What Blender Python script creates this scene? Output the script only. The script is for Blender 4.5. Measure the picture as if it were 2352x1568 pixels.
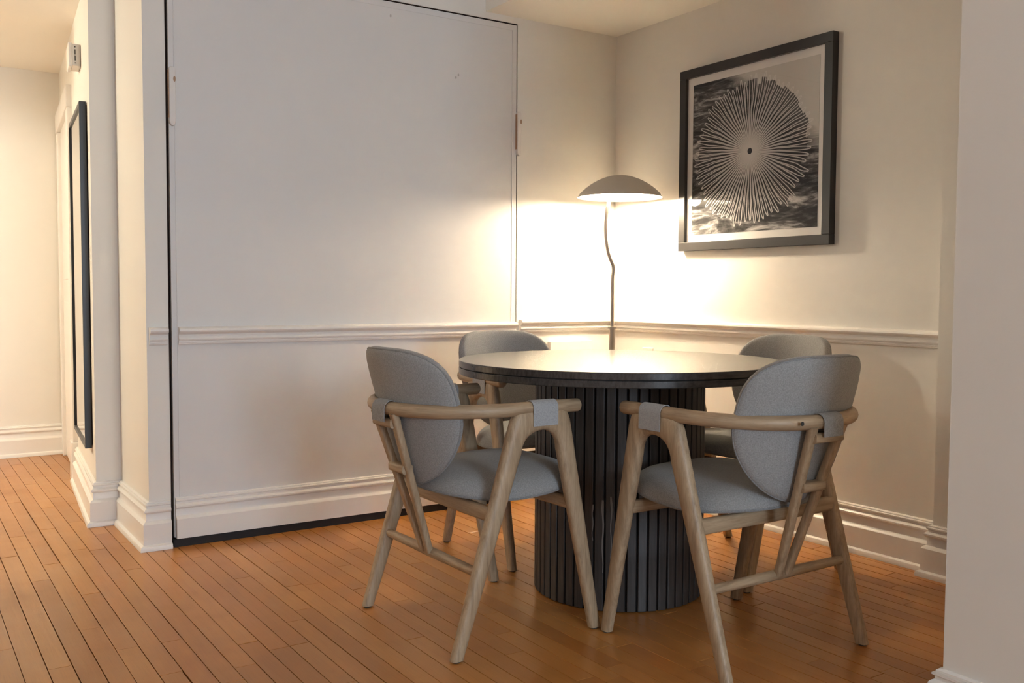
import bpy, math, random
from mathutils import Vector, Matrix

# ------------------------------------------------------------------ clear
for o in list(bpy.data.objects):
    bpy.data.objects.remove(o, do_unlink=True)
scn = bpy.context.scene
COL = scn.collection
PI = math.pi
rnd = random.Random(7)

# ------------------------------------------------------------------ camera
W, H = 2352.0, 1568.0
FPX = 2178.38
CAM = Vector((-3.010, -3.655, 0.96))
yaw, pitch, roll = math.radians(33.370), math.radians(2.941), math.radians(-0.263)
fwd = Vector((math.sin(yaw) * math.cos(pitch), math.cos(yaw) * math.cos(pitch), -math.sin(pitch)))
r0 = Vector((math.cos(yaw), -math.sin(yaw), 0))
d0 = fwd.cross(r0)
rgt = r0 * math.cos(roll) + d0 * math.sin(roll)
dwn = d0 * math.cos(roll) - r0 * math.sin(roll)
cd = bpy.data.cameras.new('camera')
cd.sensor_width = 36.0
cd.lens = FPX / W * 36.0
cd.clip_start = 0.05
cam = bpy.data.objects.new('camera', cd)
COL.objects.link(cam)
m3 = Matrix((rgt, -dwn, -fwd)).transposed()
cam.matrix_world = Matrix.Translation(CAM) @ m3.to_4x4()
scn.camera = cam

# ------------------------------------------------------------------ view
vs = scn.view_settings
vs.view_transform = 'Standard'
vs.look = 'None'
vs.gamma = 1.0
vs.use_curve_mapping = False
vs.exposure = 0.0
scn.cycles.sample_clamp_indirect = 0.0     # keep the full bounce light of the lamp shade
scn.cycles.diffuse_bounces = 7

# ------------------------------------------------------------------ world and lights
world = bpy.data.worlds.new('world')
scn.world = world
world.use_nodes = True
bg = world.node_tree.nodes['Background']
bg.inputs[0].default_value = (0.62, 0.75, 1.0, 1)
bg.inputs[1].default_value = 0.6

WIN = (-3.10, -1.55, 0.75, 2.20)      # window opening in the rear wall: x0, x1, z0, z1
YR = -7.4


def area(name, loc, rot, sx, sy, power, col):
    ld = bpy.data.lights.new(name, 'AREA')
    ld.shape = 'RECTANGLE'
    ld.size, ld.size_y = sx, sy
    ld.energy = power
    ld.color = col
    o = bpy.data.objects.new(name, ld)
    COL.objects.link(o)
    o.location = loc
    o.rotation_euler = rot
    return o


def point(name, loc, power, col, rad):
    ld = bpy.data.lights.new(name, 'POINT')
    ld.energy = power
    ld.color = col
    ld.shadow_soft_size = rad
    o = bpy.data.objects.new(name, ld)
    COL.objects.link(o)
    o.location = loc
    return o


# daylight arriving through the rear window
area('window_daylight', ((WIN[0] + WIN[1]) / 2, YR - 0.28, (WIN[2] + WIN[3]) / 2), (PI / 2, 0, 0),
     WIN[1] - WIN[0], WIN[3] - WIN[2], 170, (0.67, 0.83, 1.0))
# ceiling lamp of the adjoining room on the left, seen only by its light
point('adjoining_room_lamp', (-4.1, 1.05, 2.15), 82, (1.0, 0.93, 0.75), 0.10)
LAMP = Vector((-0.255, -0.345, 0))     # axis of the floor lamp's shade
LAMP_POWER = 31.0

# ------------------------------------------------------------------ helpers


def tag(o, label=None, cat=None, group=None, kind=None):
    if label:
        o['label'] = label
    if cat:
        o['category'] = cat
    if group:
        o['group'] = group
    if kind:
        o['kind'] = kind
    return o


class MB:
    def __init__(self):
        self.v, self.f = [], []

    def add(self, vs_, fs):
        n = len(self.v)
        self.v += [tuple(p) for p in vs_]
        self.f += [tuple(i + n for i in f) for f in fs]
        return self

    def box(self, x0, x1, y0, y1, z0, z1):
        return self.add([(x0, y0, z0), (x1, y0, z0), (x1, y1, z0), (x0, y1, z0),
                         (x0, y0, z1), (x1, y0, z1), (x1, y1, z1), (x0, y1, z1)],
                        [(3, 2, 1, 0), (4, 5, 6, 7), (0, 1, 5, 4), (1, 2, 6, 5), (2, 3, 7, 6), (3, 0, 4, 7)])

    def prism(self, pts, z0, z1):         # pts counter-clockwise
        n = len(pts)
        v = [(x, y, z0) for x, y in pts] + [(x, y, z1) for x, y in pts]
        f = [tuple(range(n - 1, -1, -1)), tuple(range(n, 2 * n))]
        f += [(i, (i + 1) % n, n + (i + 1) % n, n + i) for i in range(n)]
        return self.add(v, f)

    def loft(self, rings, caps=True):
        n = len(rings[0])
        v = [p for r in rings for p in r]
        f = []
        for k in range(len(rings) - 1):
            for i in range(n):
                a, b = k * n + i, k * n + (i + 1) % n
                f.append((a, b, b + n, a + n))
        if caps:
            f.append(tuple(range(n - 1, -1, -1)))
            m = (len(rings) - 1) * n
            f.append(tuple(range(m, m + n)))
        return self.add(v, f)

    def lathe(self, prof, n=48, c=(0, 0, 0), closed=False, caps=True):
        rings = [[(c[0] + r * math.cos(2 * PI * i / n), c[1] + r * math.sin(2 * PI * i / n), c[2] + z)
                  for i in range(n)] for r, z in prof]
        if closed:
            rings.append(rings[0])
        return self.loft(rings, caps=caps and not closed)

    def tube(self, path, rad, n=12, up=(0, 0, 1), roundends=False):
        path = [Vector(p) for p in path]
        rads = rad if isinstance(rad, (list, tuple)) else [rad] * len(path)
        rings = []
        for i, p in enumerate(path):
            t = (path[min(i + 1, len(path) - 1)] - path[max(i - 1, 0)]).normalized()
            u = Vector(up)
            a = t.cross(u)
            if a.length < 1e-4:
                a = t.cross(Vector((1, 0, 0)))
            a.normalize()
            b = a.cross(t)
            ring = lambda pp, rr: [tuple(pp + a * rr * math.cos(2 * PI * k / n) + b * rr * math.sin(2 * PI * k / n)) for k in range(n)]
            if roundends and i == 0:
                for s in (0.25, 0.7, 0.93):
                    rings.append(ring(p - t * rads[i] * 0.55 * math.sqrt(1 - s * s), rads[i] * s))
            rings.append(ring(p, rads[i]))
            if roundends and i == len(path) - 1:
                for s in (0.93, 0.7, 0.25):
                    rings.append(ring(p + t * rads[i] * 0.55 * math.sqrt(1 - s * s), rads[i] * s))
        return self.loft(rings)

    def sweep(self, path, prof, side=1.0):
        """moulding: closed profile [(offset, z)] swept along a plan polyline; offset to the left of the path * side"""
        n = len(path)
        rings = []
        for i in range(n):
            p = Vector(path[i])
            ns = []
            if i > 0:
                d = (p - Vector(path[i - 1])).normalized()
                ns.append(Vector((-d.y, d.x)) * side)
            if i < n - 1:
                d = (Vector(path[i + 1]) - p).normalized()
                ns.append(Vector((-d.y, d.x)) * side)
            if len(ns) == 2:
                m = (ns[0] + ns[1]) / (1 + ns[0].dot(ns[1]))
            else:
                m = ns[0]
            rings.append([(p.x + m.x * o, p.y + m.y * o, z) for o, z in prof])
        return self.loft(rings)

    def build(self, name, mat, parent=None, smooth=False, bevel=0.0, seg=2, sharp=None):
        me = bpy.data.meshes.new(name)
        me.from_pydata(self.v, [], self.f)
        import bmesh
        bm = bmesh.new()
        bm.from_mesh(me)
        bmesh.ops.recalc_face_normals(bm, faces=bm.faces)
        bm.to_mesh(me)
        bm.free()
        o = bpy.data.objects.new(name, me)
        COL.objects.link(o)
        me.materials.append(mat)
        if smooth:
            for p in me.polygons:
                p.use_smooth = True
            if sharp:
                me.set_sharp_from_angle(angle=math.radians(sharp))
        if parent is not None:
            o.parent = parent
        if bevel:
            b = o.modifiers.new('bevel', 'BEVEL')
            b.width = bevel
            b.segments = seg
            b.limit_method = 'ANGLE'
            b.angle_limit = math.radians(35)
            b.harden_normals = False
        return o


def empty(name, loc=(0, 0, 0), rz=0.0):
    o = bpy.data.objects.new(name, None)
    COL.objects.link(o)
    o.empty_display_size = 0.1
    o.location = loc
    o.rotation_euler = (0, 0, rz)
    return o


def struct(o):
    o['kind'] = 'structure'
    return o


# ------------------------------------------------------------------ materials
def new_mat(name):
    m = bpy.data.materials.new(name)
    m.use_nodes = True
    nt = m.node_tree
    return m, nt, nt.nodes['Principled BSDF']


def nd(nt, typ, **kw):
    n = nt.nodes.new(typ)
    for k, v in kw.items():
        setattr(n, k, v)
    return n


def mth(nt, op, a, b=None, c=None, clamp=False):
    n = nt.nodes.new('ShaderNodeMath')
    n.operation = op
    n.use_clamp = clamp
    for i, x in enumerate((a, b, c)):
        if x is None:
            continue
        if isinstance(x, (int, float)):
            n.inputs[i].default_value = x
        else:
            nt.links.new(x, n.inputs[i])
    return n.outputs[0]


def ramp(nt, fac, stops):
    n = nt.nodes.new('ShaderNodeValToRGB')
    e = n.color_ramp.elements
    while len(e) > 1:
        e.remove(e[-1])
    e[0].position, e[0].color = stops[0][0], (*stops[0][1], 1)
    for p, c in stops[1:]:
        x = e.new(p)
        x.color = (*c, 1)
    nt.links.new(fac, n.inputs[0])
    return n.outputs[0]


def mixc(nt, fac, a, b, mode='MIX'):
    n = nt.nodes.new('ShaderNodeMix')
    n.data_type = 'RGBA'
    n.blend_type = mode
    for i, x in ((0, fac), (6, a), (7, b)):
        if isinstance(x, (int, float)):
            n.inputs[i].default_value = x
        elif isinstance(x, tuple):
            n.inputs[i].default_value = (*x, 1) if len(x) == 3 else x
        else:
            nt.links.new(x, n.inputs[i])
    return n.outputs[2]


def noise(nt, vec, scale, detail=3, rough=0.5, dist=0.0):
    n = nt.nodes.new('ShaderNodeTexNoise')
    n.inputs['Scale'].default_value = scale
    n.inputs['Detail'].default_value = detail
    n.inputs['Roughness'].default_value = rough
    n.inputs['Distortion'].default_value = dist
    if vec is not None:
        nt.links.new(vec, n.inputs['Vector'])
    return n.outputs['Fac']


def mapping(nt, vec, scale=(1, 1, 1), loc=(0, 0, 0), rot=(0, 0, 0)):
    n = nt.nodes.new('ShaderNodeMapping')
    n.inputs['Scale'].default_value = scale
    n.inputs['Location'].default_value = loc
    n.inputs['Rotation'].default_value = rot
    nt.links.new(vec, n.inputs['Vector'])
    return n.outputs[0]


def bump(nt, bs, h, strength=0.1, dist=0.01):
    n = nt.nodes.new('ShaderNodeBump')
    n.inputs['Strength'].default_value = strength
    n.inputs['Distance'].default_value = dist
    nt.links.new(h, n.inputs['Height'])
    nt.links.new(n.outputs[0], bs.inputs['Normal'])


def paint(name, col, rough=0.55, bstr=0.06, spec=0.4):
    m, nt, bs = new_mat(name)
    tc = nd(nt, 'ShaderNodeTexCoord').outputs['Object']
    n1 = noise(nt, tc, 2.0, 3)
    c = mixc(nt, n1, tuple(x * 0.97 for x in col), tuple(min(1, x * 1.03) for x in col))
    nt.links.new(c, bs.inputs['Base Color'])
    bs.inputs['Roughness'].default_value = rough
    bs.inputs['Specular IOR Level'].default_value = spec
    bump(nt, bs, noise(nt, tc, 260, 2), bstr, 0.002)
    return m


M_WALL = paint('wall_paint', (0.77, 0.745, 0.695))
M_PANEL = paint('panel_paint', (0.69, 0.675, 0.66), 0.45)
M_CEIL = paint('ceiling_paint', (0.88, 0.86, 0.80), 0.7)
M_TRIM = paint('trim_paint', (0.80, 0.77, 0.73), 0.33, 0.02, 0.5)
M_BLACK = paint('black_paint', (0.012, 0.010, 0.010), 0.6)
M_BROWN = paint('dark_reveal', (0.045, 0.022, 0.014), 0.8)
M_BARE = paint('bare_wood_edge', (0.40, 0.25, 0.16), 0.7)


def plastic(name, col, rough=0.4):
    m, nt, bs = new_mat(name)
    tc = nd(nt, 'ShaderNodeTexCoord').outputs['Object']
    c = mixc(nt, noise(nt, tc, 30, 2), tuple(x * 0.96 for x in col), col)
    nt.links.new(c, bs.inputs['Base Color'])
    bs.inputs['Roughness'].default_value = rough
    return m


M_PLASTIC = plastic('white_plastic', (0.74, 0.70, 0.66))
M_SLOT = plastic('dark_slot', (0.03, 0.028, 0.025), 0.7)
M_FRAME = plastic('charcoal_frame', (0.022, 0.020, 0.019), 0.38)
M_MAT = plastic('mat_board', (0.82, 0.80, 0.77), 0.8)
M_MFRAME = plastic('mirror_frame_black', (0.020, 0.021, 0.026), 0.35)


def floor_mat(name, island):
    m, nt, bs = new_mat(name)
    geo = nd(nt, 'ShaderNodeNewGeometry')
    if island:
        rv = geo.outputs['Random Per Island']
    else:
        rv = nd(nt, 'ShaderNodeObjectInfo').outputs['Random']
    off = nd(nt, 'ShaderNodeCombineXYZ')
    nt.links.new(mth(nt, 'MULTIPLY', rv, 37.0), off.inputs[0])
    nt.links.new(mth(nt, 'MULTIPLY', rv, 91.0), off.inputs[1])
    va = nd(nt, 'ShaderNodeVectorMath', operation='ADD')
    nt.links.new(geo.outputs['Position'], va.inputs[0])
    nt.links.new(off.outputs[0], va.inputs[1])
    g = noise(nt, mapping(nt, va.outputs[0], (55, 2.6, 20)), 1.0, 5, 0.6, 0.4)
    fine = noise(nt, mapping(nt, va.outputs[0], (420, 9, 60)), 1.0, 3, 0.6)
    blot = noise(nt, geo.outputs['Position'], 3.2, 3, 0.6)
    base = ramp(nt, rv, [(0.0, (0.41, 0.163, 0.033)), (0.35, (0.49, 0.210, 0.047)), (0.7, (0.545, 0.245, 0.060)), (1.0, (0.45, 0.178, 0.037))])
    c = mixc(nt, mth(nt, 'MULTIPLY', g, 0.5), base, (0.31, 0.112, 0.026))
    c = mixc(nt, mth(nt, 'MULTIPLY', ramp(nt, fine, [(0.52, (0, 0, 0)), (0.75, (1, 1, 1))]), 0.25), c, (0.20, 0.075, 0.022))
    c = mixc(nt, mth(nt, 'MULTIPLY', ramp(nt, blot, [(0.55, (0, 0, 0)), (0.8, (1, 1, 1))]), 0.45), c, (0.27, 0.10, 0.032))
    nt.links.new(c, bs.inputs['Base Color'])
    rr = mth(nt, 'MULTIPLY_ADD', blot, 0.22, 0.22)
    nt.links.new(rr, bs.inputs['Roughness'])
    bs.inputs['Specular IOR Level'].default_value = 0.5
    bs.inputs['Coat Weight'].default_value = 0.12
    bs.inputs['Coat Roughness'].default_value = 0.22
    bump(nt, bs, noise(nt, mapping(nt, va.outputs[0], (70, 5, 20)), 1.0, 3), 0.12, 0.002)
    return m


M_PLANK = floor_mat('plank_wood', False)
M_PLANK2 = floor_mat('plank_wood_rest', True)
M_SUB = plastic('subfloor_dark', (0.018, 0.010, 0.006), 0.9)


def oak(name, g1, g2):
    m, nt, bs = new_mat(name)
    tc = nd(nt, 'ShaderNodeTexCoord').outputs['Object']
    oi = nd(nt, 'ShaderNodeObjectInfo').outputs['Random']
    off = nd(nt, 'ShaderNodeCombineXYZ')
    nt.links.new(mth(nt, 'MULTIPLY', oi, 31.0), off.inputs[0])
    va = nd(nt, 'ShaderNodeVectorMath', operation='ADD')
    nt.links.new(tc, va.inputs[0])
    nt.links.new(off.outputs[0], va.inputs[1])
    g = noise(nt, mapping(nt, va.outputs[0], g1), 1.0, 5, 0.62, 0.6)
    f = noise(nt, mapping(nt, va.outputs[0], g2), 1.0, 3, 0.6)
    c = ramp(nt, g, [(0.25, (0.235, 0.155, 0.090)), (0.5, (0.385, 0.275, 0.170)), (0.75, (0.47, 0.35, 0.225))])
    c = mixc(nt, mth(nt, 'MULTIPLY', ramp(nt, f, [(0.5, (0, 0, 0)), (0.72, (1, 1, 1))]), 0.4), c, (0.20, 0.125, 0.07))
    nt.links.new(c, bs.inputs['Base Color'])
    bs.inputs['Roughness'].default_value = 0.5
    bump(nt, bs, f, 0.15, 0.001)
    return m


M_OAK = oak('pale_oak', (70, 70, 7), (330, 330, 22))
M_OAKH = oak('pale_oak_lengthwise', (6, 6, 75), (20, 20, 340))


def fabric(name, a, b):
    m, nt, bs = new_mat(name)
    tc = nd(nt, 'ShaderNodeTexCoord').outputs['Object']
    n1 = noise(nt, tc, 850, 2, 0.7)
    n2 = noise(nt, tc, 300, 2, 0.6)
    k = mth(nt, 'MULTIPLY_ADD', n2, 0.5, mth(nt, 'MULTIPLY', n1, 0.5))
    c = ramp(nt, k, [(0.34, a), (0.66, b)])
    nt.links.new(c, bs.inputs['Base Color'])
    bs.inputs['Roughness'].default_value = 0.92
    bs.inputs['Specular IOR Level'].default_value = 0.15
    bs.inputs['Sheen Weight'].default_value = 0.15
    bump(nt, bs, n1, 0.35, 0.001)
    return m


M_FAB = fabric('light_grey_fabric', (0.205, 0.203, 0.200), (0.365, 0.362, 0.355))
M_STRAP = fabric('strap_fabric', (0.27, 0.275, 0.28), (0.42, 0.425, 0.43))
M_PIPE = fabric('grey_piping', (0.17, 0.17, 0.17), (0.29, 0.29, 0.29))


def stain_wood(name, rough, coat, grain=(9, 160, 60)):
    m, nt, bs = new_mat(name)
    tc = nd(nt, 'ShaderNodeTexCoord').outputs['Object']
    g = noise(nt, mapping(nt, tc, grain), 1.0, 4, 0.6)
    c = ramp(nt, g, [(0.3, (0.030, 0.025, 0.023)), (0.7, (0.062, 0.054, 0.050))])
    nt.links.new(c, bs.inputs['Base Color'])
    bs.inputs['Roughness'].default_value = rough
    bs.inputs['Coat Weight'].default_value = coat
    bs.inputs['Coat Roughness'].default_value = 0.2
    bump(nt, bs, g, 0.05, 0.001)
    return m


M_TOP = stain_wood('dark_stained_top', 0.24, 0.0)
M_TOP.node_tree.nodes['Principled BSDF'].inputs['Specular IOR Level'].default_value = 0.42
M_SLAT = stain_wood('dark_stained_slat', 0.45, 0.0, (120, 120, 9))
M_CORE = plastic('black_core', (0.008, 0.007, 0.007), 0.8)
M_DRIP = plastic('dried_drip', (0.22, 0.20, 0.185), 0.7)


def metal(name, col, rough):
    m, nt, bs = new_mat(name)
    tc = nd(nt, 'ShaderNodeTexCoord').outputs['Object']
    n1 = noise(nt, mapping(nt, tc, (40, 40, 6)), 1.0, 2)
    nt.links.new(mth(nt, 'MULTIPLY_ADD', n1, 0.1, rough), bs.inputs['Roughness'])
    bs.inputs['Base Color'].default_value = (*col, 1)
    bs.inputs['Metallic'].default_value = 1.0
    return m


M_STEM = metal('brushed_nickel', (0.50, 0.45, 0.40), 0.25)
M_SHADE = plastic('shade_putty_enamel', (0.62, 0.58, 0.52), 0.45)
M_SHADEIN = plastic('shade_white_inside', (0.85, 0.83, 0.78), 0.5)
M_MIRROR = metal('mirror_silver', (0.86, 0.87, 0.84), 0.0)
M_MIRROR.node_tree.nodes['Principled BSDF'].inputs['Roughness'].default_value = 0.02


def emit(name, col, strength):
    m, nt, bs = new_mat(name)
    bs.inputs['Base Color'].default_value = (*col, 1)
    bs.inputs['Emission Color'].default_value = (*col, 1)
    bs.inputs['Emission Strength'].default_value = strength
    return m


def glass(name):
    m, nt, bs = new_mat(name)
    nt.nodes.remove(bs)
    out = nt.nodes['Material Output']
    tr = nd(nt, 'ShaderNodeBsdfTransparent')
    gl = nd(nt, 'ShaderNodeBsdfGlossy')
    gl.inputs['Roughness'].default_value = 0.01
    fr = nd(nt, 'ShaderNodeFresnel')
    fr.inputs['IOR'].default_value = 1.45
    mx = nd(nt, 'ShaderNodeMixShader')
    back = nd(nt, 'ShaderNodeNewGeometry').outputs['Backfacing']
    fac = mth(nt, 'MULTIPLY', fr.outputs[0], mth(nt, 'SUBTRACT', 1.0, back))
    nt.links.new(fac, mx.inputs[0])
    nt.links.new(tr.outputs[0], mx.inputs[1])
    nt.links.new(gl.outputs[0], mx.inputs[2])
    nt.links.new(mx.outputs[0], out.inputs[0])
    return m


M_GLASS = glass('clear_glass')


def print_mat():
    """black and white photograph of a radiating fan leaf in front of streaked rock"""
    m, nt, bs = new_mat('leaf_photograph')
    tc = nd(nt, 'ShaderNodeTexCoord').outputs['Object']
    sp = nd(nt, 'ShaderNodeSeparateXYZ')
    nt.links.new(tc, sp.inputs[0])
    u = mth(nt, 'MULTIPLY', sp.outputs[1], -1.0)
    v = sp.outputs[2]
    r = mth(nt, 'SQRT', mth(nt, 'ADD', mth(nt, 'MULTIPLY', u, u), mth(nt, 'MULTIPLY', v, v)))
    th = mth(nt, 'ARCTAN2', v, u)
    N = 72
    wob = noise(nt, tc, 9.0, 1)
    k = mth(nt, 'MULTIPLY_ADD', th, N / (2 * PI), mth(nt, 'MULTIPLY_ADD', wob, 0.9, 200.0))
    kf = mth(nt, 'FLOOR', k)
    fr = mth(nt, 'SUBTRACT', mth(nt, 'SUBTRACT', k, kf), 0.5)
    wn = nd(nt, 'ShaderNodeTexWhiteNoise', noise_dimensions='1D')
    nt.links.new(kf, wn.inputs['W'])
    lobes = mth(nt, 'MULTIPLY', mth(nt, 'SINE', mth(nt, 'MULTIPLY_ADD', th, 2.0, 0.9)), 0.008)
    L = mth(nt, 'ADD', mth(nt, 'MULTIPLY_ADD', wn.outputs[0], 0.032, 0.292), lobes)
    q = mth(nt, 'DIVIDE', r, L)
    q6 = mth(nt, 'POWER', mth(nt, 'MINIMUM', q, 1.0), 5.0)
    shape = mth(nt, 'SQRT', mth(nt, 'MAXIMUM', mth(nt, 'SUBTRACT', 1.0, q6), 0.0))
    cell = mth(nt, 'MULTIPLY', r, 2 * PI / N)
    d = mth(nt, 'MULTIPLY', mth(nt, 'ABSOLUTE', mth(nt, 'ADD', fr, mth(nt, 'MULTIPLY_ADD', wn.outputs[0], 0.2, -0.1))), cell)
    h = mth(nt, 'MULTIPLY', mth(nt, 'MULTIPLY', cell, 0.38), shape)
    e = mth(nt, 'ABSOLUTE', mth(nt, 'SUBTRACT', d, h))
    line = mth(nt, 'SUBTRACT', 1.0, mth(nt, 'DIVIDE', e, 0.0027), clamp=True)
    inside = mth(nt, 'LESS_THAN', r, L)
    line = mth(nt, 'MULTIPLY', mth(nt, 'POWER', line, 0.7), inside)
    glow = mth(nt, 'POWER', mth(nt, 'SUBTRACT', 1.0, mth(nt, 'DIVIDE', r, 0.075), clamp=True), 2.2)
    # streaked background
    rot = mapping(nt, tc, (1, 2.2, 9.5), (0.3, 0.1, 0.55), (math.radians(-24), 0, 0))
    n1 = noise(nt, rot, 1.6, 6, 0.62, 1.4)
    n2 = noise(nt, rot, 5.5, 4, 0.6, 0.8)
    streak = mth(nt, 'ADD', mth(nt, 'MULTIPLY', n1, 0.7), mth(nt, 'MULTIPLY', n2, 0.3))
    bgc = ramp(nt, streak, [(0.44, (0.016, 0.016, 0.016)), (0.51, (0.09, 0.087, 0.083)), (0.57, (0.34, 0.33, 0.32)), (0.66, (0.66, 0.64, 0.62))])
    lum = mth(nt, 'ADD', mth(nt, 'MULTIPLY', u, 2.6), mth(nt, 'MULTIPLY', v, 3.6))
    lum = mth(nt, 'MULTIPLY', lum, mth(nt, 'GREATER_THAN', v, -0.02))
    bright = mth(nt, 'MULTIPLY', mth(nt, 'SUBTRACT', mth(nt, 'ADD', lum, mth(nt, 'MULTIPLY', n1, 0.8)), 1.12), 3.0, clamp=True)
    bgc = mixc(nt, bright, bgc, (0.60, 0.585, 0.55))
    dark = mth(nt, 'MULTIPLY', mth(nt, 'LESS_THAN', q, 0.93), 0.86)
    c = mixc(nt, dark, bgc, (0.016, 0.015, 0.015))
    c = mixc(nt, line, c, (0.72, 0.70, 0.67))
    c = mixc(nt, glow, c, (0.62, 0.60, 0.57))
    dot = mth(nt, 'LESS_THAN', r, 0.0125)
    c = mixc(nt, dot, c, (0.02, 0.02, 0.02))
    nt.links.new(c, bs.inputs['Base Color'])
    bs.inputs['Roughness'].default_value = 0.75
    bs.inputs['Specular IOR Level'].default_value = 0.2
    return m


# ================================================================== STRUCTURE
PX0, PX1, PTOP = -2.136, -0.579, 2.181        # wall bed opening
CZ = 2.21                                      # soffit height
HZ = 2.222                                     # hall ceiling
LZ = 2.55                                      # living room ceiling
NX, NY = -1.180, -2.525                        # corner of the near wall
SX, SY = -0.055, -1.779                        # shallow pier on the right wall
END = 2.47


def hx(y):                                     # slightly skewed hall wall
    return -2.312 + (y - 0.50) * 0.0865


# floor: dark subfloor with every board laid on it
sub = MB().box(-5.05, 0.12, YR - 0.1, 2.6, -0.05, -0.0125).build('floor', M_SUB)
struct(sub)

BW = 0.0572
um = bpy.data.meshes.new('plank')
g = 0.0009
pv = [(g, 0, -1), (BW - g, 0, -1), (BW - g, 1, -1), (g, 1, -1), (g, 0, -0.06), (BW - g, 0, -0.06), (BW - g, 1, -0.06), (g, 1, -0.06),
      (g + .0002, 0.0007, 0), (BW - g - .0002, 0.0007, 0), (BW - g - .0002, 0.9993, 0), (g + .0002, 0.9993, 0)]
pf = [(0, 1, 5, 4), (1, 2, 6, 5), (2, 3, 7, 6), (3, 0, 4, 7), (4, 5, 9, 8), (5, 6, 10, 9), (6, 7, 11, 10), (7, 4, 8, 11), (8, 9, 10, 11)]
um.from_pydata(pv, [], pf)
um.materials.append(M_PLANK)


def proj(x, y, z=0.0):
    w = Vector((x, y, z)) - CAM
    dz = w.dot(fwd)
    if dz < 0.15:
        return None
    return (W / 2 + FPX * w.dot(rgt) / dz, H / 2 + FPX * w.dot(dwn) / dz)


def board_view(x, y0, y1):
    """rough number of picture pixels a board covers, for choosing the boards that are separate parts"""
    a = 0.0
    n = 8
    for i in range(n):
        yy = y0 + (y1 - y0) * (i + 0.5) / n
        if yy > -0.03 and x > -2.24 or yy > 0.5 and x > hx(yy) - 0.03 or yy > END or x > -0.03 or (x > NX and yy < NY):
            continue
        if x > -0.09 and yy < SY:
            continue
        p, q = proj(x, yy), proj(x + BW, yy)
        t = proj(x, yy + 0.02)
        if p is None or q is None or t is None:
            continue
        if not (-20 < p[0] < W + 20 and p[1] < H + 25):
            continue
        a += abs((q[0] - p[0]) * (t[1] - p[1]) - (q[1] - p[1]) * (t[0] - p[0])) * 50 * (y1 - y0) / n
    return a


boards = []
nrow = int(5.0 / BW)
for i in range(nrow):
    x = -BW * (i + 1) - 0.004
    y = YR + 0.05 - rnd.random() * 0.9
    while y < 2.55:
        ln = rnd.choice((0.36, 0.5, 0.62, 0.75, 0.9, 1.1, 1.3)) * (0.85 + 0.3 * rnd.random())
        y1 = min(y + ln, 2.56)
        ya = max(y, YR)
        if y1 - ya > 0.03:
            boards.append((board_view(x, ya, y1), x, ya, y1))
        y = y1 + rnd.choice((0.0008, 0.0008, 0.001, 0.0025))
boards.sort(reverse=True)
rest = MB()
for k, (a, x, y0, y1) in enumerate(boards):
    dx = rnd.uniform(-0.0004, 0.0004)
    dz = rnd.uniform(-0.0006, 0.0)
    sxw = 1.0 - (0.03 if rnd.random() < 0.07 else 0.0) - rnd.random() * 0.008
    if k < 296 and a > 1:
        o = bpy.data.objects.new('plank', um)
        COL.objects.link(o)
        o.parent = sub
        o.location = (x + dx, y0, dz)
        o.scale = (sxw, y1 - y0, 0.012)
    else:
        rest.add([(x + dx + p[0] * sxw, y0 + p[1] * (y1 - y0), dz + p[2] * 0.012) for p in pv], pf)
o = rest.build('plank_field', M_PLANK2, sub)
o['kind'] = 'stuff'

# walls
mb = MB()
mb.box(PX1, 0.12, 0.0, 0.12, 0, LZ)                       # right of the bed
mb.box(PX0, PX1, 0.0, 0.12, PTOP, LZ)                     # header above the bed
struct(mb.build('wall_back', M_WALL))
mb = MB()
mb.prism([(-2.215, 0), (PX0, 0), (PX0, 0.62), (-1.9, 0.62), (-1.9, 2.6), (hx(2.6), 2.6), (hx(0.5), 0.5), (-2.215, 0.5)], 0, LZ)
struct(mb.build('wall_left', M_WALL))
struct(MB().box(0, 0.12, YR, 0.0, 0, LZ).build('wall_right', M_WALL))
struct(MB().box(SX, 0.0, NY, SY, 0, CZ).build('wall_pier', M_WALL))
struct(MB().box(NX, 0.0, YR, NY, 0, LZ).build('wall_near', M_WALL))
struct(MB().box(-4.95, hx(END), END, END + 0.12, 0, LZ).build('wall_hall_end', M_WALL))
struct(MB().box(-3.42, -3.30, 1.15, END, 2.06, LZ).box(-3.42, -3.30, 2.25, END, 0, 2.06).build('wall_hall', M_WALL))
struct(MB().box(-4.95, -3.68, 0.55, 0.67, 0, LZ).build('wall_lamp_block', M_WALL))  # unseen wall, added to keep the adjoining room's lamp off the near wall
struct(MB().box(-5.07, -4.95, YR, END + 0.12, 0, LZ).build('wall_west', M_WALL))
mb = MB()
mb.box(-5.07, WIN[0], YR - 0.14, YR, 0, LZ).box(WIN[1], 0.12, YR - 0.14, YR, 0, LZ)
mb.box(WIN[0], WIN[1], YR - 0.14, YR, 0, WIN[2]).box(WIN[0], WIN[1], YR - 0.14, YR, WIN[3], LZ)
struct(mb.build('wall_rear', M_WALL))
# ceilings
struct(MB().box(-5.07, 0.12, YR - 0.14, 2.6, LZ, LZ + 0.1).build('ceiling', M_CEIL))
struct(MB().box(-0.752, 0.0, NY, 0.0, CZ, LZ).build('ceiling_soffit', M_CEIL))
struct(MB().box(-4.95, hx(0.62) + 0.2, 0.67, END, HZ, LZ).build('ceiling_hall', M_CEIL))
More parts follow.
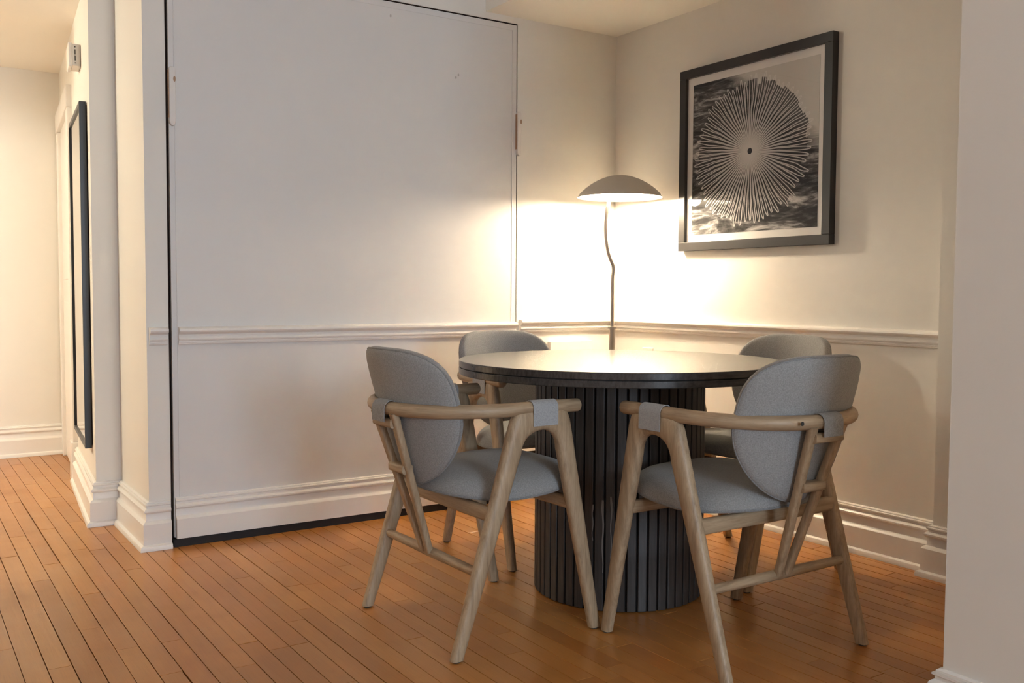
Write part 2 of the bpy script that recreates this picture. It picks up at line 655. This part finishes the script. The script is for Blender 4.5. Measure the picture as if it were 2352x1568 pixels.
# rear window (daylight source, behind the camera)
wf = MB()
x0, x1, z0, z1 = WIN
for b in ((x0, x0 + .05, z0, z1), (x1 - .05, x1, z0, z1), (x0, x1, z0, z0 + .05), (x0, x1, z1 - .05, z1), ((x0 + x1) / 2 - .02, (x0 + x1) / 2 + .02, z0, z1)):
    wf.box(b[0], b[1], YR - 0.09, YR - 0.04, b[2], b[3])
win = struct(wf.build('window_1', M_TRIM))
for a, b in ((x0 + .05, (x0 + x1) / 2 - .02), ((x0 + x1) / 2 + .02, x1 - .05)):
    MB().box(a, b, YR - 0.068, YR - 0.062, z0 + .05, z1 - .05).build('pane', M_GLASS, win)

# ------------------------------------------------------------------ mouldings
BASE = [(0, 0.0), (0.040, 0.0), (0.040, 0.010), (0.037, 0.017), (0.029, 0.021), (0.027, 0.022), (0.027, 0.097), (0.022, 0.104), (0.015, 0.108),
        (0.013, 0.112), (0.013, 0.134), (0.017, 0.137), (0.021, 0.142), (0.021, 0.147), (0.017, 0.152), (0.0115, 0.155), (0.0115, 0.162),
        (0.016, 0.165), (0.016, 0.169), (0.010, 0.171), (0.010, 0.175), (0.005, 0.178), (0, 0.178)]
BASE_BED = [(o, 0.031 + max(0.0, z - 0.022) * (0.184 - 0.031) / 0.156) for o, z in BASE if z >= 0.021 and o <= 0.0275]
BASE_BED[0] = (0.0, 0.031)
BASE_BED.insert(1, (0.027, 0.031))
RAIL = [(0, 0.776), (0.008, 0.776), (0.010, 0.779), (0.010, 0.782), (0.014, 0.783), (0.014, 0.788), (0.017, 0.790), (0.019, 0.795),
        (0.017, 0.800), (0.014, 0.804), (0.015, 0.810), (0.021, 0.815), (0.028, 0.818), (0.031, 0.823), (0.030, 0.829), (0.025, 0.833), (0.012, 0.836), (0, 0.836)]
RAIL_BED = [(o, 0.7605 + (z - 0.776) * 1.10) for o, z in RAIL]


def mould(name, path, prof, side):
    o = MB().sweep(path, prof, side).build(name, M_TRIM, smooth=True, sharp=28)
    return struct(o)


# side=+1 puts the moulding to the left of the path's direction
mould('baseboard_back', [(PX1 + 0.012, 0), (0, 0), (0, SY), (SX, SY), (SX, NY)], BASE, -1)
mould('trim_1', [(PX1 + 0.014, 0), (0, 0), (0, SY)], RAIL, -1)
mould('baseboard_left', [(hx(1.50), 1.50), (hx(0.5), 0.5), (-2.215, 0.5), (-2.215, 0), (PX0 - 0.004, 0)], BASE, -1)
mould('trim_2', [(-2.207, 0), (PX0 - 0.006, 0)], RAIL_BED, -1)
mould('baseboard_hall_end', [(-3.30, END), (hx(END) - 0.02, END)], BASE, -1)
mould('baseboard_near', [(NX + 0.6, NY), (NX, NY), (NX, YR)], BASE, -1)

# hall door with casing
D0, D1, DTOP = 1.50, 2.455, 1.975


def hall_box(mbx, ya, yb, t0, t1, za, zb):
    """a board lying on the skewed hall wall; t is distance proud of the wall"""
    mbx.prism([(hx(ya) - t1, ya), (hx(ya) - t0, ya), (hx(yb) - t0, yb), (hx(yb) - t1, yb)], za, zb)
    return mbx


door = struct(hall_box(MB(), D0 + 0.11, D1 - 0.10, -0.02, 0.006, 0.008, DTOP - 0.10).build('door_1', M_TRIM, bevel=0.002))
hall_box(MB(), D0, D0 + 0.11, -0.01, 0.024, 0.20, DTOP - 0.11).build('door_casing', M_TRIM, door, bevel=0.004)
hall_box(MB(), D1 - 0.10, D1, -0.01, 0.024, 0.0, DTOP - 0.11).build('door_casing', M_TRIM, door, bevel=0.004)
hall_box(MB(), D0, D1, -0.01, 0.028, DTOP - 0.11, DTOP).build('door_head_casing', M_TRIM, door, bevel=0.004)
hall_box(MB(), D0 - 0.006, D0 + 0.116, -0.01, 0.032, 0.0, 0.20).build('plinth_block', M_TRIM, door, bevel=0.004)
for za, zb in ((0.25, 0.90), (1.02, 1.78)):
    hall_box(MB(), D0 + 0.22, D1 - 0.21, 0.0, 0.011, za, zb).build('door_panel', M_TRIM, door, bevel=0.004)

# ================================================================== WALL BED
bed = empty('wall_bed', ((PX0 + PX1) / 2, 0, 0))
tag(bed, 'large flush white folding wall bed front in the back wall beside the hall', 'wall bed')
BX = bed.location.x


def bedpart(mbx, name, mat, **kw):
    mbx.v = [(x - BX, y, z) for x, y, z in mbx.v]
    return mbx.build(name, mat, bed, **kw)


pa, pb = PX0 + 0.011, PX1 - 0.006
bedpart(MB().box(pa, pb, -0.002, 0.022, 0.031, PTOP - 0.007), 'panel', M_PANEL, bevel=0.0015)
bedpart(MB().box(PX0, PX1, 0.032, 0.06, 0.0, PTOP).box(PX0, PX0 + 0.004, 0.004, 0.032, 0, PTOP).box(PX1 - 0.002, PX1, 0.004, 0.032, 0, PTOP)
        .box(PX0, PX1, 0.004, 0.032, PTOP - 0.002, PTOP), 'cabinet_carcass', M_BROWN)
bedpart(MB().box(PX0 + 0.004, PX1 - 0.002, -0.026, -0.004, 0.0, 0.0285), 'toe_kick', M_BLACK)
bedpart(MB().sweep([(pa + 0.003, -0.002), (pb - 0.002, -0.002)], BASE_BED, -1), 'baseboard', M_TRIM, smooth=True, sharp=28)
bedpart(MB().sweep([(pa + 0.022, -0.002), (pb - 0.006, -0.002)], RAIL_BED, -1), 'chair_rail', M_TRIM, smooth=True, sharp=28)
# thin raised edge strips of the front
for xa in (pa + 0.019, pb - 0.026):
    bedpart(MB().box(xa, xa + 0.0035, -0.0045, -0.001, 0.186, PTOP - 0.03), 'edge_strip', M_PANEL, bevel=0.001)
bedpart(MB().box(pa + 0.0225, pb - 0.026, -0.004, -0.001, PTOP - 0.033, PTOP - 0.030), 'edge_strip', M_PANEL)


def edge_handle(xc, za, zb, s):
    """slim pull with a rounded lower end, standing on the edge of the bed front"""
    n = 10
    w, t = 0.013, 0.017
    out = [(-w, zb), (w, zb)] if False else []
    pts = [(w * math.cos(a), za + 0.02 + 0.02 * math.sin(a)) for a in [PI + PI * i / n for i in range(n + 1)]]
    pts += [(w, zb - 0.008), (w - 0.006, zb), (-w + 0.006, zb), (-w, zb - 0.008)]
    mbx = MB()
    k = len(pts)
    v = [(xc + p, -0.001, z) for p, z in pts] + [(xc + p * 0.9, -0.001 - t, z) for p, z in pts]
    f = [tuple(range(k)), tuple(range(2 * k - 1, k - 1, -1))] + [(i, k + i, k + (i + 1) % k, (i + 1) % k) for i in range(k)]
    mbx.add(v, f)
    h = bedpart(mbx, 'edge_pull', M_PLASTIC, bevel=0.003)
    g2 = MB().box(xc - s * w - 0.0008 - BX, xc - s * w + 0.0008 - BX, -0.016, -0.002, za + 0.03, zb - 0.012)
    g2.build('bare_edge', M_BARE, h)
    g3 = MB().lathe([(0.0, -0.0006), (0.0045, -0.0006), (0.0045, 0.0006), (0.0, 0.0006)], 14)
    g3.v = [(xc + s * 0.007 - BX + x, -0.0183 + z * 0.6, zb - 0.045 + y * 2.4) for x, y, z in g3.v]
    g3.build('worn_spot', M_BARE, h)
    return h


edge_handle(PX0 + 0.022, 1.569, 1.785, 1)
edge_handle(PX1 + 0.002, 1.585, 1.785, 1)
# scuffs on the paint
for xs, zs in ((-0.905, 1.900), (-0.892, 1.913), (-1.22, 2.115)):
    s = MB().lathe([(0.0, 0), (0.004, 0), (0.004, 0.0006), (0.0, 0.0006)], 10)
    s.v = [(xs + x, -0.0021 - z, zs + y * 1.6) for x, y, z in s.v]
    bedpart(s, 'scuff', M_BARE if False else plastic('scuff_grey', (0.45, 0.42, 0.40)))

# ================================================================== PICTURE
pic = empty('framed_print', (0, -0.899, 1.149))
tag(pic, 'framed black and white photograph of a radiating fan leaf on the right wall', 'picture')


def picpart(mbx, name, mat, **kw):
    mbx.v = [(x, y + 0.899, z - 1.149) for x, y, z in mbx.v]
    return mbx.build(name, mat, pic, **kw)


oy0, oy1, oz0, oz1 = -1.309, -0.489, 1.149, 1.944
fw = 0.038
for b in ((oy0, oy1, oz0, oz0 + fw), (oy0, oy1, oz1 - fw, oz1), (oy0, oy0 + fw, oz0 + fw, oz1 - fw), (oy1 - fw, oy1, oz0 + fw, oz1 - fw)):
    picpart(MB().box(-0.034, -0.001, *b), 'frame_rail', M_FRAME, bevel=0.0015)
picpart(MB().box(-0.018, -0.012, oy0 + fw - .004, oy1 - fw + .004, oz0 + fw - .004, oz1 - fw + .004), 'mat_board', M_MAT)
pr = MB().box(-0.0015, 0.0, -1.240 + 0.893, -0.560 + 0.893, 1.219 - 1.549, 1.873 - 1.549).build('print', print_mat(), pic)
pr.location = (-0.018, 0.899 - 0.893, 1.549 - 1.149)
picpart(MB().box(-0.0245, -0.0225, oy0 + fw - .002, oy1 - fw + .002, oz0 + fw - .002, oz1 - fw + .002), 'glass_pane', M_GLASS)

# ================================================================== FLOOR LAMP
lamp = empty('floor_lamp', (LAMP.x - 0.0234, LAMP.y + 0.0154, 0))
tag(lamp, 'lit floor lamp with putty dome shade and bent metal stem in the corner', 'lamp')
lo = Vector(lamp.location)
SC = Vector((LAMP.x - lo.x, LAMP.y - lo.y, 0))      # shade axis in lamp space
side = Vector((r0.x, r0.y, 0))
MB().lathe([(0.0, 0.0), (0.135, 0.0), (0.138, 0.006), (0.135, 0.014), (0.02, 0.020), (0.0, 0.020)], 40).build('base', M_STEM, lamp, smooth=True, sharp=40)
MB().lathe([(0.0, 0.02), (0.0145, 0.02), (0.0145, 0.800), (0.020, 0.801), (0.020, 0.810), (0.010, 0.812), (0.0, 0.812)], 24).build('lower_pole', M_STEM, lamp, smooth=True, sharp=40)
prof = [(0.0, 0.80), (0.0, 0.95), (0.0, 1.03), (0.003, 1.055), (0.001, 1.085), (-0.012, 1.115), (-0.023, 1.15), (-0.031, 1.20), (-0.034, 1.25), (-0.031, 1.30),
        (-0.024, 1.35), (-0.012, 1.40), (0.010, 1.445), (0.028, 1.466)]
pts = []
for i in range(len(prof) - 1):           # Catmull-Rom
    p0, p1, p2, p3 = (prof[max(i - 1, 0)], prof[i], prof[i + 1], prof[min(i + 2, len(prof) - 1)])
    for t in [k / 5 for k in range(5)]:
        q = [0.5 * (2 * p1[a] + (p2[a] - p0[a]) * t + (2 * p0[a] - 5 * p1[a] + 4 * p2[a] - p3[a]) * t * t + (3 * p1[a] - p0[a] - 3 * p2[a] + p3[a]) * t ** 3) for a in (0, 1)]
        pts.append((side.x * q[0], side.y * q[0], q[1]))
MB().tube(pts, 0.0088, 14, up=(side.y, -side.x, 0)).build('bent_stem', M_STEM, lamp, smooth=True, sharp=50)
RIM, APX, SR = 1.388, 1.488, 0.190
outer, inner = [], []
for i in range(17):
    a = i / 16
    rr = SR * a
    hh = (1 - a ** 1.9) * 0.72 + 0.28 * math.sqrt(max(0, 1 - a * a))
    outer.append((rr, RIM + (APX - RIM) * hh))
inner = [(r_ * 0.985, z_ - 0.004) for r_, z_ in outer]
MB().lathe(outer, 64, SC, caps=False).build('shade', M_SHADE, lamp, smooth=True)
shi = MB().lathe(inner[:-1] + [(SR * 0.992, RIM - 0.001), (SR, RIM)], 64, SC, caps=False).build('shade_lining', M_SHADEIN, lamp, smooth=True)
bz = 1.409
MB().lathe([(0.0, -0.034), (0.016, -0.030), (0.028, -0.018), (0.032, 0.0), (0.027, 0.018), (0.015, 0.032), (0.013, 0.040), (0.0, 0.040)], 24,
           (SC.x, SC.y, bz)).build('bulb', emit('bulb_glow', (1.0, 0.82, 0.60), 26.0 * LAMP_POWER), lamp, smooth=True)
MB().lathe([(0.0, 0.04), (0.016, 0.04), (0.016, 0.058), (0.0, 0.058)], 20, (SC.x, SC.y, bz)).build('socket', M_STEM, lamp, smooth=True, sharp=40)

# ================================================================== TABLE
TX, TY = -1.023, -1.277
tab = empty('round_table', (TX, TY, 0))
tag(tab, 'round dark stained pedestal table with slatted drum base', 'table')
TR, TH = 0.5236, 0.745
MB().lathe([(0.0, TH - 0.0205), (TR - 0.001, TH - 0.0205), (TR, TH - 0.019), (TR, TH - 0.0022), (TR - 0.002, TH), (0.0, TH)], 128).build('tabletop', M_TOP, tab, smooth=True, sharp=30)
MB().lathe([(0.0, TH - 0.023), (TR - 0.005, TH - 0.023), (TR - 0.005, TH - 0.0205), (0.0, TH - 0.0205)], 96).build('shadow_gap', M_CORE, tab, smooth=True, sharp=30)
MB().lathe([(0.0, TH - 0.043), (TR - 0.002, TH - 0.043), (TR, TH - 0.041), (TR, TH - 0.024), (TR - 0.001, TH - 0.023), (0.0, TH - 0.023)], 128).build('lower_top_board', M_TOP, tab, smooth=True, sharp=30)
BRr = 0.274
MB().lathe([(0.0, 0.0), (BRr - 0.011, 0.0), (BRr - 0.011, TH - 0.043), (0.0, TH - 0.043)], 104).build('drum_core', M_CORE, tab, smooth=True, sharp=30)
NS = 52
half = PI / NS * BRr * 0.80
slat0 = None
for i in range(NS):
    if slat0 is None:
        slat0 = MB().box(BRr - 0.012, BRr, -half, half, 0.002, TH - 0.043).build('slat', M_SLAT, tab, bevel=0.0022)
        s = slat0
    else:
        s = slat0.copy()
        COL.objects.link(s)
        s.parent = tab
    s.rotation_euler = (0, 0, 2 * PI * (i + 0.5) / NS)
# dried drips on the front slats
for px, za, zb, w in ((-0.078, 0.325, 0.215, 0.0020), (-0.046, 0.340, 0.120, 0.0028), (-0.021, 0.352, 0.165, 0.0022)):
    ang = math.atan2(CAM.y - TY, CAM.x - TX) + px / BRr * 1.0
    n = 9
    vv, ff = [], []
    for k in range(n + 1):
        z = za + (zb - za) * k / n
        wob = math.sin(k * 1.3 + px * 60) * 0.0016
        ww = w * (1.5 if k == 1 else 1.0 - 0.6 * k / n)
        for sgn in (-1, 1):
            a = ang + (wob + sgn * ww) / BRr
            rad = BRr + 0.0006
            vv.append((rad * math.cos(a), rad * math.sin(a), z))
    for k in range(n):
        ff.append((2 * k, 2 * k + 1, 2 * k + 3, 2 * k + 2))
    # small thickness towards the slat
    m_ = len(vv)
    vv += [(x * (BRr - 0.004) / BRr, y * (BRr - 0.004) / BRr, z) for x, y, z in vv]
    ff += [(2 * k, 2 * k + 2, m_ + 2 * k + 2, m_ + 2 * k) for k in range(n)] + [(2 * k + 1, m_ + 2 * k + 1, m_ + 2 * k + 3, 2 * k + 3) for k in range(n)]
    MB().add(vv, ff).build('dried_drip', M_DRIP, tab)

# ================================================================== CHAIRS
# chair space: +Y is where the sitter faces, X to the sitter's right, origin on the floor between the four feet
WS = 0.2625
FC = 0.026                                   # fore-aft centre of the side frame


def lerp(a, b, t):
    return a + (b - a) * t


def superring(O, I, h, x, n=16, ex=2.7):
    O, I = Vector(O), Vector(I)
    c = (O + I) / 2
    u = (O - I) / 2
    ring = []
    for k in range(n):
        a = 2 * PI * (k + 0.5) / n
        ca, sa = math.cos(a), math.sin(a)
        e1 = math.copysign(abs(ca) ** (2 / ex), ca)
        e2 = math.copysign(abs(sa) ** (2 / ex), sa)
        p = c + u * e1
        ring.append((x + h * e2, p[0], p[1]))
    return ring


def leg_mesh(x, front):
    s = 1 if front else -1
    if front:
        Of = lambda z: lerp(0.235, 0.112, z / 0.64)
        If = lambda z: lerp(0.199, 0.078, z / 0.53)
    else:
        Of = lambda z: lerp(-0.263, -0.070, z / 0.64)
        If = lambda z: lerp(-0.228, -0.046, z / 0.53)
    rings = []
    for k in range(8):
        z = 0.004 + (0.53 - 0.004) * k / 7
        rings.append(superring((Of(z), z), (If(z), z), lerp(0.0140, 0.0195, z / 0.53), x))
    fi = If(0.53)
    n = 9
    path = [(Of(0.53), 0.53), (Of(0.60), 0.60), (Of(0.628), 0.628), (lerp(Of(0.64), FC, 0.14), 0.645), (FC, 0.652)]
    ls = [math.dist(path[i], path[i + 1]) for i in range(4)]
    tot = sum(ls)
    for k in range(1, n + 1):
        t = k / n
        a = t * PI / 2
        Ip = (FC + (fi - FC) * math.cos(a), 0.53 + 0.057 * math.sin(a))
        dd = t * tot
        for i in range(4):
            if dd <= ls[i] + 1e-9:
                q = dd / ls[i]
                Op = (lerp(path[i][0], path[i + 1][0], q), lerp(path[i][1], path[i + 1][1], q))
                break
            dd -= ls[i]
        rings.append(superring(Op, Ip, 0.0195, x))
    return MB().loft(rings)


RZ = 0.648
RR = 0.0188


def rail_path():
    pts = [(WS, 0.147, RZ), (WS, 0.10, RZ), (WS, 0.05, RZ), (WS, 0.0, RZ)]
    n = 36
    ex = 2.2
    for k in range(n + 1):
        a = PI * k / n
        ca, sa = math.cos(a), math.sin(a)
        w = math.copysign(abs(ca) ** (2 / ex), ca) * WS
        f = -0.030 - 0.286 * abs(sa) ** (2 / ex)
        pts.append((w, f, RZ - 0.004 * sa))
    pts += [(-WS, 0.0, RZ), (-WS, 0.05, RZ), (-WS, 0.10, RZ), (-WS, 0.147, RZ)]
    return pts


def strap(axis_pts, depth_in, depth_out, r=0.0205, t=0.0016):
    """fabric strap folded over the rail; axis_pts two points across the strap width"""
    a, b = Vector(axis_pts[0]), Vector(axis_pts[1])
    d = (b - a).normalized()
    side_ = Vector((d.y, -d.x, 0))
    sec = []
    for rr in (r + t, r):
        row = [(rr, -depth_out)]
        row += [(rr * math.cos(x), rr * math.sin(x)) for x in [PI * k / 12 for k in range(13)]]
        row += [(-rr, -depth_in)]
        sec.append(row)
    loop = sec[0] + sec[1][::-1]
    rings = []
    for p in (a, a.lerp(b, 0.5), b):
        rings.append([tuple(p + side_ * o + Vector((0, 0, z))) for o, z in loop])
    return MB().loft(rings)


BZC = 0.648                                  # centre height of the backrest


def back_mid(a, z):
    R_ = 0.33
    return -0.280 - 0.285 * (z - 0.65) + R_ - math.sqrt(max(1e-6, R_ * R_ - a * a))


def back_outline(ph):
    c, s = math.cos(ph), math.sin(ph)
    if s >= 0:
        A, B, e = 0.213, 0.160, 3.7
    else:
        A, B, e = 0.213, 0.222, 1.88
    k = (abs(c / A) ** e + abs(s / B) ** e) ** (-1 / e)
    return k * c, k * s


def backrest_mesh():
    n = 64
    ss = [0.25, 0.5, 0.7, 0.84, 0.93, 0.975, 1.0]
    mbx = MB()
    v = []
    f = []

    def pt(s, ph, sgn):
        a, z = back_outline(ph)
        a, z = a * s, BZC + z * s
        th = 0.0075 + 0.0165 * math.sqrt(max(0, 1 - s ** 5))
        if sgn < 0:
            th = 0.0075 + 0.0135 * math.sqrt(max(0, 1 - s ** 8))
        # normal in the plan of the curved sheet
        R_ = 0.33
        na = -a / R_
        return (a + na * th * sgn, back_mid(a, z) + sgn * th * math.sqrt(1 - na * na), z + 0.30 * th * sgn * 0.9)
    rings = []
    for s in ss[::-1]:
        pass
    seq = [(s, 1) for s in ss] + [(s, -1) for s in ss[::-1]]
    for s, sgn in seq:
        rings.append([pt(s, 2 * PI * k / n, sgn) for k in range(n)])
    mbx.loft(rings, caps=False)
    base = len(mbx.v)
    mbx.v.append(pt(0, 0, 1))
    mbx.v.append(pt(0, 0, -1))
    last = (len(seq) - 1) * n
    for k in range(n):
        mbx.f.append((base, (k + 1) % n, k))
        mbx.f.append((base + 1, last + k, last + (k + 1) % n))
    return mbx


def seat_outline(ph):
    c, s = math.cos(ph), math.sin(ph)
    if s >= 0:
        A, B, e = 0.236, 0.222, 3.2
    else:
        A, B, e = 0.236, 0.212, 2.5
    k = (abs(c / A) ** e + abs(s / B) ** e) ** (-1 / e)
    return k * c * (1 + 0.02 * s), 0.008 + k * s


def seat_bottom(f):
    return 0.394 + 0.42 * max(0, f + 0.05) ** 2 + 0.10 * max(0, -f - 0.08)


def seat_mesh():
    n = 64
    ss = [0.25, 0.5, 0.7, 0.82, 0.9, 0.955, 0.985, 1.0]
    rings = []
    mbx = MB()

    def pt(s, ph, top):
        w, f = seat_outline(ph)
        w, f = w * s, 0.008 + (f - 0.008) * s
        zb = seat_bottom(f)
        if top:
            z = zb + 0.012 + (0.066 - 0.10 * max(0, f - 0.05) ** 1.2) * (1 - s ** 4.5) ** 0.55
            z += -0.006 * (1 - s * s)
        else:
            z = zb - 0.006 * (1 - s ** 3)
        return (w, f, z)
    seq = [(s, True) for s in ss] + [(s, False) for s in (1.0, 0.97, 0.6, 0.3)]
    for s, t in seq:
        rings.append([pt(s, 2 * PI * k / n, t) for k in range(n)])
    mbx.loft(rings, caps=False)
    base = len(mbx.v)
    mbx.v.append(pt(0, 0, True))
    mbx.v.append(pt(0, 0, False))
    last = (len(seq) - 1) * n
    for k in range(n):
        mbx.f.append((base, (k + 1) % n, k))
        mbx.f.append((base + 1, last + k, last + (k + 1) % n))
    return mbx


def closed_tube(pts, rad, n=6):
    pts = [Vector(p) for p in pts]
    N = len(pts)
    rings = []
    for i, p in enumerate(pts):
        t = (pts[(i + 1) % N] - pts[i - 1]).normalized()
        ref = Vector((0, 0, 1)) if abs(t.z) < 0.9 else Vector((0, 1, 0))
        ref = Vector((0.31, 0.93, 0.2)) if abs(t.dot(Vector((0.31, 0.93, 0.2)))) < 0.9 else Vector((0, 0, 1))
        a = t.cross(ref).normalized()
        b = a.cross(t)
        rings.append([tuple(p + a * rad * math.cos(2 * PI * k / n) + b * rad * math.sin(2 * PI * k / n)) for k in range(n)])
    # align each ring with the previous one
    out = [rings[0]]
    for rg in rings[1:] + [rings[0]]:
        prev = out[-1]
        best = min(range(n), key=lambda sft: sum(math.dist(prev[k], rg[(k + sft) % n]) for k in range(n)))
        out.append([rg[(k + best) % n] for k in range(n)])
    return MB().loft(out, caps=False)


def bar(p0, p1, w0, d0, w1=None, d1=None, ex=4, n=16):
    """tapered rounded bar from p0 to p1; w across X, d across the other direction"""
    p0, p1 = Vector(p0), Vector(p1)
    w1 = w1 or w0
    d1 = d1 or d0
    t = (p1 - p0).normalized()
    if abs(t.x) > 0.9:
        a = Vector((0, 1, 0))
    else:
        a = Vector((1, 0, 0))
        a = (a - t * a.dot(t)).normalized()
    b = t.cross(a).normalized()
    rings = []
    for s in (0, 1):
        p = p0.lerp(p1, s)
        w, d = lerp(w0, w1, s) / 2, lerp(d0, d1, s) / 2
        rg = []
        for k in range(n):
            an = 2 * PI * (k + 0.5) / n
            ca, sa = math.cos(an), math.sin(an)
            rg.append(tuple(p + a * w * math.copysign(abs(ca) ** (2 / ex), ca) + b * d * math.copysign(abs(sa) ** (2 / ex), sa)))
        rings.append(rg)
    return MB().loft(rings)


def make_chair():
    c = empty('dining_chair')
    for x in (-WS, WS):
        for fr in (True, False):
            leg = leg_mesh(x, fr).build('leg', M_OAK, c, smooth=True, sharp=50)
            fy = 0.217 if fr else -0.2455
            MB().lathe([(0.0, 0.0), (0.011, 0.0), (0.011, 0.005), (0.0, 0.005)], 14, (x, fy, 0)).build('foot_glide', M_SLOT, leg)
    MB().tube(rail_path(), RR, 14, roundends=True).build('arm_rail', M_OAKH, c, smooth=True, sharp=60)
    for x in (-WS, WS):
        strap(((x, -0.016, RZ), (x, 0.066, RZ)), 0.047, 0.047).build('arm_strap', M_STRAP, c, smooth=True, sharp=50)
    strap(((-0.036, -0.316, RZ - 0.004), (0.036, -0.316, RZ - 0.004)), 0.036, 0.036, 0.0205).build('back_strap', M_FAB, c, smooth=True, sharp=50)
    bk = backrest_mesh().build('backrest', M_FAB, c, smooth=True)
    pipe = []
    for k in range(72):
        a, z = back_outline(2 * PI * k / 72)
        a, z = a * 0.994, BZC + z * 0.994
        pipe.append((a + 0.0075 * a / 0.33, back_mid(a, z) - 0.0085 * math.sqrt(1 - (a / 0.33) ** 2), z - 0.002))
    closed_tube(pipe, 0.0026).build('piping', M_PIPE, bk, smooth=True)
    st = seat_mesh().build('seat', M_FAB, c, smooth=True)
    pipe = []
    for k in range(72):
        w, f = seat_outline(2 * PI * k / 72)
        pipe.append((w * 0.995, f * 0.995, seat_bottom(f) + 0.004))
    closed_tube(pipe, 0.003).build('piping', M_PIPE, st, smooth=True)
    # cross members
    bar((-WS + .006, -0.135, 0.372), (WS - .006, -0.135, 0.372), 0.026, 0.040).build('seat_rail', M_OAKH, c, smooth=True, sharp=50)
    bar((-WS + .006, 0.128, 0.374), (WS - .006, 0.128, 0.374), 0.026, 0.036).build('seat_rail', M_OAKH, c, smooth=True, sharp=50)
    MB().tube([(-WS + .004, -0.176, 0.222), (0, -0.176, 0.222), (WS - .004, -0.176, 0.222)], [0.0125, 0.0145, 0.0125], 14).build('stretcher', M_OAKH, c, smooth=True, sharp=50)
    for s in (-1, 1):
        bar((s * 0.016, -0.186, 0.226), (s * 0.056, -0.319, 0.634), 0.024, 0.020, 0.026, 0.022, 3.5).build('back_post', M_OAK, c, smooth=True, sharp=50)
    for z, hw in ((0.604, 0.053), (0.472, 0.042)):
        f = -0.186 - (z - 0.226) * 0.326
        bar((-hw, f - 0.002, z), (hw, f - 0.002, z), 0.034, 0.026).build('back_spacer', M_OAKH, c, smooth=True, sharp=50)
    return c


def copy_tree(o, parent=None):
    c = o.copy()
    COL.objects.link(c)
    c.parent = parent
    for ch in [x for x in o.children]:
        copy_tree(ch, c)
    return c


chair0 = make_chair()
CH = [
    ((-1.556, -1.288), -PI / 2 + 0.018, 'grey upholstered oak chair nearest the wall bed, its back to the hall'),
    ((-1.060, -1.806), 0.006, 'grey upholstered oak chair seen from behind, closest to the right foreground wall'),
    ((-0.965, -0.740), PI, 'grey upholstered oak chair behind the table, in front of the wall bed seam'),
    ((-0.500, -1.295), PI / 2, 'grey upholstered oak chair behind the table, under the framed picture'),
]
chairs = []
for i, (p, rz, lab) in enumerate(CH):
    c = chair0 if i == 0 else copy_tree(chair0)
    chairs.append(c)
for c, (p, rz, lab) in zip(chairs, CH):
    c.location = (p[0], p[1], 0)
    c.rotation_euler = (0, 0, rz)
    tag(c, lab, 'chair', 'oak armchairs around the round table')
# open dowel hole in the rail of the chair seen from behind
hole = MB().lathe([(0.0, -0.001), (0.0052, -0.001), (0.0052, 0.001), (0.0, 0.001)], 16)
hole.v = [(-0.108 + x, -0.3290 + z, RZ - 0.002 + y) for x, y, z in hole.v]
hole.build('dowel_hole', M_SLOT, chairs[1])

# ================================================================== SMALL THINGS
# mirror on the hall wall
mir = empty('wall_mirror', (hx(0.95), 0.95, 0.30))
tag(mir, 'tall black framed mirror hanging on the hall wall', 'mirror')
MY0, MY1, MZ0, MZ1 = 0.62, 1.27, 0.30, 1.74


def hallpart(mbx, name, mat, par, **kw):
    lx, ly, lz = par.location
    mbx.v = [(x - lx, y - ly, z - lz) for x, y, z in mbx.v]
    return mbx.build(name, mat, par, **kw)


for ya, yb, za, zb in ((MY0, MY0 + .02, MZ0, MZ1), (MY1 - .02, MY1, MZ0, MZ1), (MY0 + .02, MY1 - .02, MZ0, MZ0 + .02), (MY0 + .02, MY1 - .02, MZ1 - .02, MZ1)):
    hallpart(hall_box(MB(), ya, yb, 0.004, 0.030, za, zb), 'frame_rail', M_MFRAME, mir, bevel=0.001)
hallpart(hall_box(MB(), MY0 + .012, MY1 - .012, 0.008, 0.024, MZ0 + .012, MZ1 - .012), 'mirror_glass', M_MIRROR, mir)
hallpart(hall_box(MB(), MY0 + .012, MY1 - .012, 0.0, 0.006, MZ0 + .012, MZ1 - .012), 'backing_board', M_BROWN, mir)

# white alarm unit above the mirror
al = empty('wall_alarm', (hx(0.94), 0.94, 1.935))
tag(al, 'small white alarm unit with vent slots high on the hall wall', 'alarm')
hallpart(hall_box(MB(), 0.88, 1.00, 0.0, 0.036, 1.935, 2.030), 'housing', M_PLASTIC, al, bevel=0.004)
hallpart(hall_box(MB(), 0.872, 1.008, 0.036, 0.050, 1.930, 2.035), 'cover', M_PLASTIC, al, bevel=0.005)
for za, zb in ((1.946, 1.950), (1.958, 1.980), (1.984, 2.006), (2.014, 2.020)):
    hallpart(hall_box(MB(), 0.8785, 0.885, 0.021, 0.0245, za, zb), 'vent_slot', M_SLOT, al)

# low white cover box on the back wall behind the table
bx = MB().box(-0.402, -0.152, -0.024, -0.0005, 0.42, 0.731).build('cable_cover', M_TRIM, bevel=0.003)
tag(bx, 'flat white cover box on the back wall behind the table, left of the lamp', 'cover box')
# outlet on the right wall
ot = empty('wall_outlet', (0, -0.262, 0.583))
tag(ot, 'small white outlet plate on the right wall just behind the tabletop', 'outlet')
MB().box(-0.008, -0.0005, -0.036, 0.036, 0, 0.120).build('cover_plate', M_PLASTIC, ot, bevel=0.002)
for z in (0.035, 0.085):
    MB().box(-0.010, -0.006, -0.016, 0.016, z - 0.014, z + 0.014).build('socket', M_PLASTIC, ot, bevel=0.002)
